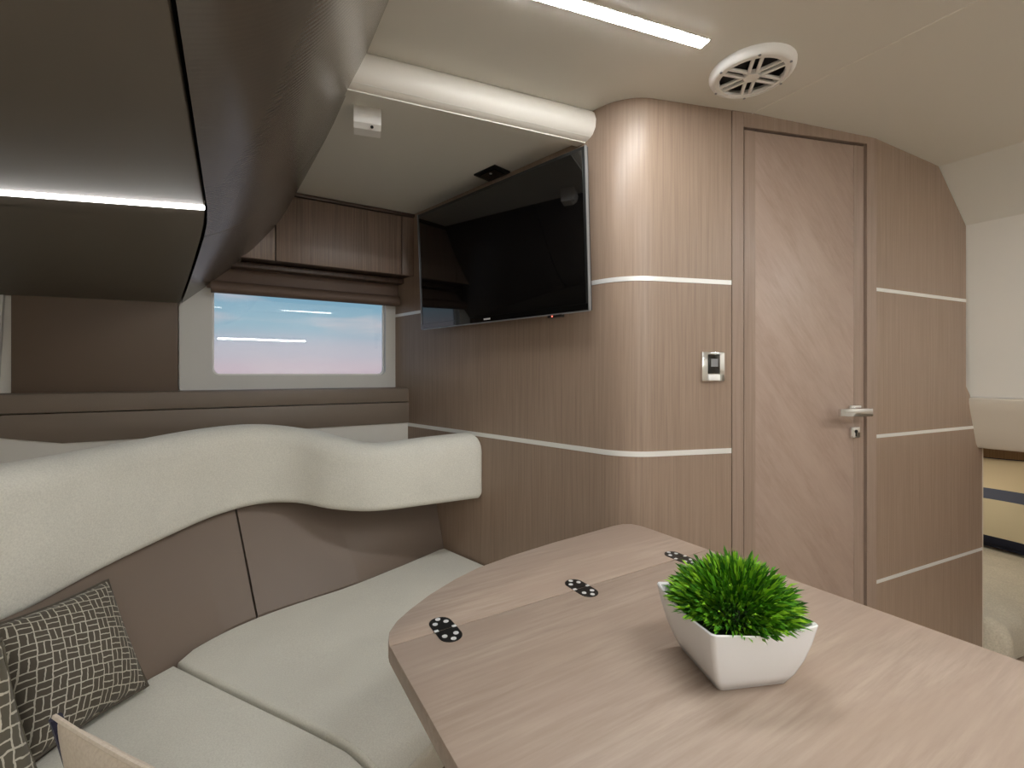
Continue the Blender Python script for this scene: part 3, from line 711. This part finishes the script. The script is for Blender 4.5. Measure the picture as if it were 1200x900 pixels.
# base sections and loose seat cushions
front1 = catmull([(-0.222, 0.905, 0), (-0.16, 1.02, 0), (-0.05, 1.18, 0), (0.10, 1.36, 0), (0.195, 1.505, 0)], 6)
seam_b, seam_f = Vector((-0.883, 1.213, 0)), Vector((-0.232, 0.888, 0))
back1 = [p for p in Bc if p.y > 1.25]
wall_side = [Vector((-0.29, 2.006, 0)), Vector((0.19, 1.524, 0))]
o1 = [seam_b + Vector((0.010, 0.000, 0)), seam_f + Vector((0.003, 0.003, 0))] + front1[1:] + [wall_side[1]] + [wall_side[0]] + [p + Vector((0.004, -0.004, 0)) for p in back1[1:]]
o2 = [seam_f + Vector((-0.002, -0.002, 0)), seam_b + Vector((0.005, -0.0045, 0))] + [p + Vector((0.006, 0, 0)) for p in Bc if p.y < 1.17] + [Vector((-0.22, 0.0, 0)), Vector((-0.215, 0.5, 0)), Vector((-0.218, 0.78, 0))]
def dense(pts, step=0.03):
    r = []
    for i in range(len(pts)):
        a, b_ = pts[i], pts[(i + 1) % len(pts)]; k = max(1, int((b_ - a).length / step))
        r += [a.lerp(b_, j / k) for j in range(k)]
    return r
for o_ in (o1, o2):
    pts = [Vector((p.x, p.y)) for p in o_]
    if area2(pts) > 0: pts = pts[::-1]
    obj('base_section', plan_prism(offset2(pts, 0.015, True), FLOOR, 0.272), 'brown', sofa)
for o_, lab, zt in ((o1, 'cream seat cushion beside the wooden wall, reaching under the table', ZS), (o2, 'cream seat cushion carrying the throw pillows', ZS - 0.004)):
    cu = empty('seat_cushion', v3(o_[0], 0.273), label=lab, cat='cushion', group='cream sofa seat cushions')
    bm = pad_bm(o_, 0.273, zt, 0.011, 0.0)
    for ax_ in (Vector((1, 0, 0)), Vector((0, 1, 0))):
        k = -1.2
        while k < 2.3:
            bmesh.ops.bisect_plane(bm, geom=bm.verts[:] + bm.edges[:] + bm.faces[:], plane_co=ax_ * k, plane_no=ax_); k += 0.035
    def drop(p):
        d = min((Vector((p.x, p.y)) - Vector((q.x, q.y))).length for q in front_d)
        return 0.055 * max(0.0, 1 - d / 0.13) ** 2
    front_d = dense(front1[:] if zt == ZS else [seam_f, Vector((-0.218, 0.78, 0)), Vector((-0.215, 0.5, 0)), Vector((-0.22, 0.0, 0))], 0.02)
    for v in bm.verts:
        if v.co.z > 0.34: v.co.z += -drop(v.co) + 0.0015 * math.sin(14 * v.co.x + 5 * v.co.y) * math.sin(11 * v.co.y)
    obj('pad', bm, 'seat', cu, angle=80)
    pts = [Vector((p.x, p.y)) for p in o_]
    if area2(pts) > 0: pts = pts[::-1]
    pp = offset2([Vector((q.x, q.y)) for q in dense([v3(q, 0) for q in pts], 0.03)], 0.008, True); pp = [v3(p, zt - 0.003 - drop(p)) for p in pp]; pp.append(pp[0])
    obj('piping', tube(pp, 0.0026, 6, False), 'seat', cu)

# ------------------------------------------------------------------ throw pillows
def pillow(name, bl_, br_, tr_, th, mat, label, cat='pillow', group=None, sag=0.0, N_=26, trim=None):
    bl_, br_, tr_ = Vector(bl_), Vector(br_), Vector(tr_); ex, ey = br_ - bl_, tr_ - br_; c = bl_ + ex / 2 + ey / 2
    n = ex.cross(ey).normalized()
    ob = empty(name, (c.x, c.y, min(bl_.z, br_.z)), label=label, cat=cat, group=group)
    bm = bmesh.new(); uvl = bm.loops.layers.uv.new('UVMap'); rnd = random.Random(len(label))
    ph = [rnd.uniform(0, 6) for _ in range(4)]
    def pt(i, j, side):
        x, y = 2 * i / N_ - 1, 2 * j / N_ - 1
        xx = x * (1 - 0.055 * (1 - y * y)); yy = y * (1 - 0.055 * (1 - x * x))
        t_ = max(0, (1 - abs(x) ** 2.6) * (1 - abs(y) ** 2.6)) ** 0.55
        w = 1 + 0.10 * math.sin(3 * x + ph[0]) * math.sin(2.6 * y + ph[1]) + 0.05 * math.sin(6 * x + 4 * y + ph[2])
        return c + ex * xx / 2 + ey * yy / 2 + n * side * (t_ * w * th / 2)
    idx = {}
    for side in (1, -1):
        for i in range(N_ + 1):
            for j in range(N_ + 1):
                edge = i in (0, N_) or j in (0, N_)
                if edge and (i, j, 1) in idx: idx[(i, j, side)] = idx[(i, j, 1)]
                else: idx[(i, j, side)] = bm.verts.new(pt(i, j, side))
        for i in range(N_):
            for j in range(N_):
                q = [(i, j), (i + 1, j), (i + 1, j + 1), (i, j + 1)]
                f = bm.faces.new([idx[(*k, side)] for k in q])
                for lp, k in zip(f.loops, q): lp[uvl].uv = (k[0] / N_, k[1] / N_)
    edge_pts = [pt(i, 0, 0) for i in range(N_)] + [pt(N_, j, 0) for j in range(N_)] + [pt(N_ - i, N_, 0) for i in range(N_)] + [pt(0, N_ - j, 0) for j in range(N_ + 1)]
    obj('cover', bm, mat, ob, angle=80)
    obj('piping', tube(edge_pts, 0.004, 6, False), trim or mat, ob)
    return ob, pt, N_
TPG = 'patterned throw pillows on the sofa'
pillow('throw_pillow', (-0.915, 0.88, 0.412), (-0.862, 1.10, 0.412), (-1.000, 1.15, 0.640), 0.11, 'basket', 'dark basket-weave throw pillow leaning in the curve of the sofa back', group=TPG)
pillow('throw_pillow', (-0.845, 0.49, 0.42), (-0.800, 0.80, 0.42), (-0.885, 0.805, 0.69), 0.13, 'basket_pale', 'pale basket-weave throw pillow cut off by the left picture edge', group=TPG)
ob, pt, NN = pillow('throw_pillow', (-0.700, 0.765, 0.400), (-0.435, 0.650, 0.400), (-0.428, 0.590, 0.630), 0.05, 'pillow', 'plain cream throw pillow with a navy edge in front of the patterned pillows')
obj('navy_edge', tube([pt(0, j, 0) + (pt(1, j, 0) - pt(0, j, 0)) * 0.2 for j in range(NN + 1)], 0.008, 8), 'navy', ob, label='navy blue piped edge')

# ------------------------------------------------------------------ table
ZT = 0.72
tb_ = empty('cabin_table', P(0.6, 0.35, FLOOR), label='large folding wooden cabin table with rounded corners and black hinges', cat='table')
far_edge = [(.2125, .7295), (.215, .745), (.224, .770), (.245, .797), (.276, .823), (.33, .860), (.40, .897), (.466, .923), (.564, .944), (.70, .962), (.857, .975), (.925, .981), (.958, .979), (.980, .966), (.991, .940), (.9945, .90), (.996, .83), (.999, .7295)]
main_e = [(1.000, .7275), (1.005, .5), (1.013, .2), (1.02, -.12), (1.010, -.18), (.97, -.21), (.90, -.22), (.33, -.22), (.26, -.21), (.222, -.17), (.212, -.10), (.2105, .2), (.211, .5), (.2125, .7275)]
obj('table_top', plan_prism([P(*p) for p in main_e], ZT - 0.028, ZT, 0.0014, 2), 'table_wood', tb_, angle=30)
obj('table_leaf', plan_prism([P(*p) for p in far_edge], ZT - 0.028, ZT, 0.0014, 2), 'table_wood', tb_, angle=30)
obj('pedestal', lathe(P(0.6, 0.30, 0), [(0.055, ZT - 0.03), (0.05, ZT - 0.06), (0.045, 0.3), (0.045, FLOOR + 0.03)], 28), 'steel', tb_)
obj('foot_plate', disc_bm(P(0.6, 0.30, FLOOR), Z, 0.17, 0.03, 32, 0.15), 'steel', tb_)
obj('support_frame', merge(*[box_bm(P(l, 0.35, ZT - 0.045), P(0, 1, 0), P(1, 0, 0), Z, 0.40, 0.02, 0.016) for l in (0.42, 0.78)]), 'grey', tb_)
uu, vv = P(1, 0, 0), P(0, 1, 0)
for hl in (0.307, 0.600, 0.897):
    hc = P(hl, 0.7285, ZT)
    hg = None
    for sgn in (1, -1):
        pts = []
        for k in range(13):
            a = R(180 * k / 12); pts.append(hc + uu * 0.0195 * math.cos(a) + vv * sgn * (0.0215 + 0.0195 * math.sin(a)))
        pts += [hc - uu * 0.0195 + vv * sgn * 0.0015, hc + uu * 0.0195 + vv * sgn * 0.0015]
        plt = obj('hinge_plate', poly_prism([p - Z * 0.0005 for p in pts], (0, 0, 0.0016)), 'black', tb_, label='black hinge half')
        for x, y in ((0.010, 0.021), (-0.010, 0.021), (0.0, 0.034)):
            obj('screw', disc_bm(hc + uu * x + vv * sgn * y + Z * 0.0011, Z, 0.0046, 0.0007, 10), 'screwhead', plt)
    for x in (-0.016, 0.016):
        obj('hinge_knuckle', box_bm(hc + uu * x + Z * 0.001, uu, vv, Z, 0.0035, 0.003, 0.0008), 'screwhead', tb_)

# ------------------------------------------------------------------ potted grass
pa = R(9); pu = Vector((math.cos(pa), math.sin(pa), 0)); pv = Vector((-math.sin(pa), math.cos(pa), 0))
pc = Vector((0.322, 0.686, ZT)); PK = 1.07
pot = empty('potted_grass', pc, label='bushy green grass plant in a tapered square white ceramic pot on the table', cat='plant')
def sq(h, z, r, bow=0.0, n=6, lift=0.0):
    pts = []
    e = []
    for (cx, cy, a0) in ((1, 1, 0), (-1, 1, 90), (-1, -1, 180), (1, -1, 270)):
        for k in range(4):
            a = R(a0 + 30 * k); e.append((cx * (h - r) + r * math.cos(a), cy * (h - r) + r * math.sin(a)))
        nx = {0: (-1, 1), 90: (-1, -1), 180: (1, -1), 270: (1, 1)}[a0]
        a1 = R(a0 + 90); s_ = (cx * (h - r) + r * math.cos(a1), cy * (h - r) + r * math.sin(a1)); t2 = (nx[0] * (h - r) + r * math.cos(a1), nx[1] * (h - r) + r * math.sin(a1))
        for k in range(1, n): e.append((s_[0] + (t2[0] - s_[0]) * k / n, s_[1] + (t2[1] - s_[1]) * k / n))
    for x, y in e:
        q = min(1.0, abs(abs(x) - abs(y)) / h)         # 0 at the corners, 1 mid-side
        pts.append(pc + (pu * x + pv * y + Z * (z - lift * q)) * PK)
    return pts
rings = [sq(0.044, 0.0, 0.006), sq(0.048, 0.002, 0.006), sq(0.056, 0.018, 0.006, lift=0.000), sq(0.063, 0.038, 0.006, lift=0.001), sq(0.069, 0.062, 0.006, lift=0.003), sq(0.073, 0.084, 0.006, lift=0.007), sq(0.0735, 0.087, 0.006, lift=0.008), sq(0.0725, 0.0885, 0.006, lift=0.008), sq(0.069, 0.0865, 0.005, lift=0.008), sq(0.064, 0.066, 0.005), sq(0.062, 0.062, 0.005)]
obj('pot', rings_bm(rings), 'ceramic', pot, angle=40, label='glossy white tapered pot')
obj('soil', rings_bm([sq(0.0625, 0.0625, 0.005), sq(0.05, 0.070, 0.005), sq(0.02, 0.075, 0.003)]), 'soil', pot)
bm = bmesh.new(); rnd = random.Random(11)
for k in range(3800):
    u_ = rnd.random(); az = rnd.uniform(0, 2 * math.pi); el = math.asin(min(1, 0.02 + 0.98 * u_ ** 0.8))
    d = (pu * math.cos(az) + pv * math.sin(az)) * math.cos(el) + Z * math.sin(el)
    r0 = rnd.uniform(0.25, 0.72)
    core = pc + pu * 0.006 + Z * 0.072
    rad_h = 0.093; rad_v = 0.082
    tip_r = rnd.uniform(0.78, 1.06)
    shape = Vector((d.x * rad_h, d.y * rad_h, d.z * rad_v))
    root = core + shape * r0 * 0.85
    tip = core + shape * tip_r + Vector((rnd.uniform(-.012, .012), rnd.uniform(-.012, .012), rnd.uniform(-.008, .010)))
    if root.z < pc.z + 0.078: root.z = pc.z + 0.078 + rnd.random() * 0.004
    if tip.z < pc.z + 0.088: tip.z = pc.z + 0.088 + rnd.random() * 0.008
    dr = tip - root; ln = dr.length
    if ln > 0.034: root = tip - dr.normalized() * rnd.uniform(0.014, 0.028)
    dr = (tip - root); side = dr.cross(Vector((rnd.uniform(-1, 1), rnd.uniform(-1, 1), rnd.uniform(-1, 1)))).normalized() * rnd.uniform(0.0014, 0.0026)
    mid = (root + tip) / 2 + Z * rnd.uniform(0, 0.004)
    nrm = side.cross(dr).normalized() * 0.0004
    v = [bm.verts.new(q) for q in (root - side * .6, root + side * .6, mid + side + nrm, tip, mid - side + nrm)]
    bm.faces.new((v[0], v[1], v[2], v[4])); bm.faces.new((v[4], v[2], v[3]))
gr = obj('grass_blades', bm, 'grass', pot, smooth=False, kind='stuff')

# ------------------------------------------------------------------ berth beyond the bulkhead
bb = empty('bed_platform', P(3.4, 1.2, FLOOR), label='low dark plinth carrying the mattress beyond the bulkhead', cat='bed base')
wbox('plinth', 2.70, 4.18, FLOOR, -0.035, 0.68, 1.88, 'dark_wood', bb, 0.003)
wbox('plinth_edging', 2.70, 4.18, -0.05, -0.035, 0.670, 0.685, 'dark_wood', bb)
mt = empty('mattress', P(3.4, 1.2, -0.034), label='cream covered mattress of the low berth seen past the wooden bulkhead', cat='mattress')
ol = [Vector(P(*p)) for p in ((2.66, .625), (2.69, .605), (2.74, .60), (4.10, .60), (4.16, .62), (4.18, .68), (4.18, 1.86), (2.66, 1.86))]
bm = pad_bm(dense(ol, 0.04), -0.034, 0.112, 0.05, 0.0, 6)
obj('pad', bm, 'sheet', mt, angle=80)
# rumpled cover with soft folds over the near edge
rings = []
rn2 = random.Random(5)
cs_ = [(-0.03, -0.034), (-0.034, 0.02), (-0.030, 0.075), (-0.012, 0.108), (0.03, 0.126), (0.12, 0.138), (0.35, 0.142), (0.75, 0.140), (1.15, 0.138)]
for i in range(61):
    l = 2.650 + 1.48 * max(0, i - 1) / 59 - (0.004 if i == 0 else 0)
    fz = {0: 0.0, 1: 0.9}.get(i, 1.0)
    rings.append([P(l + 0.004 * math.sin(40 * l + z * 30), 0.60 + s + 0.007 * math.sin(55 * l + 2 * math.sin(17 * l)) * (1 if s < 0.05 else 0.2), max(z + (0.008 * math.sin(26 * l + 9 * s) + 0.005 * math.sin(61 * l + 20 * s)) * (1 if z > 0.1 else 0.1), -0.033) * fz - 0.033 * (1 - fz)) for s, z in cs_])
obj('cover_sheet', rings_bm(rings, cap=False, closed=False), 'sheet', mt, angle=80, label='softly creased cover sheet')
pillow('berth_pillow', P(3.74, 1.30, 0.145), P(3.74, 0.64, 0.145), P(3.92, 0.64, 0.655), 0.15, 'striped', 'large cream pillow with navy and grey stripes on the low berth', group=None)
lamp = empty('berth_fill', P(3.3, 0.9, 0.90), label='added round warm fill light in the low ceiling over the berth', cat='lamp')  # unseen light, added to brighten the bedding
obj('rim', lathe(P(3.3, 0.9, 0.90), [(0.075, 0.0), (0.074, -0.010), (0.066, -0.014), (0.060, -0.010), (0.060, 0.0)], 28), 'chrome', lamp)
obj('lens', disc_bm(P(3.3, 0.9, 0.899), -Z, 0.060, 0.007, 28), 'berthfill', lamp)
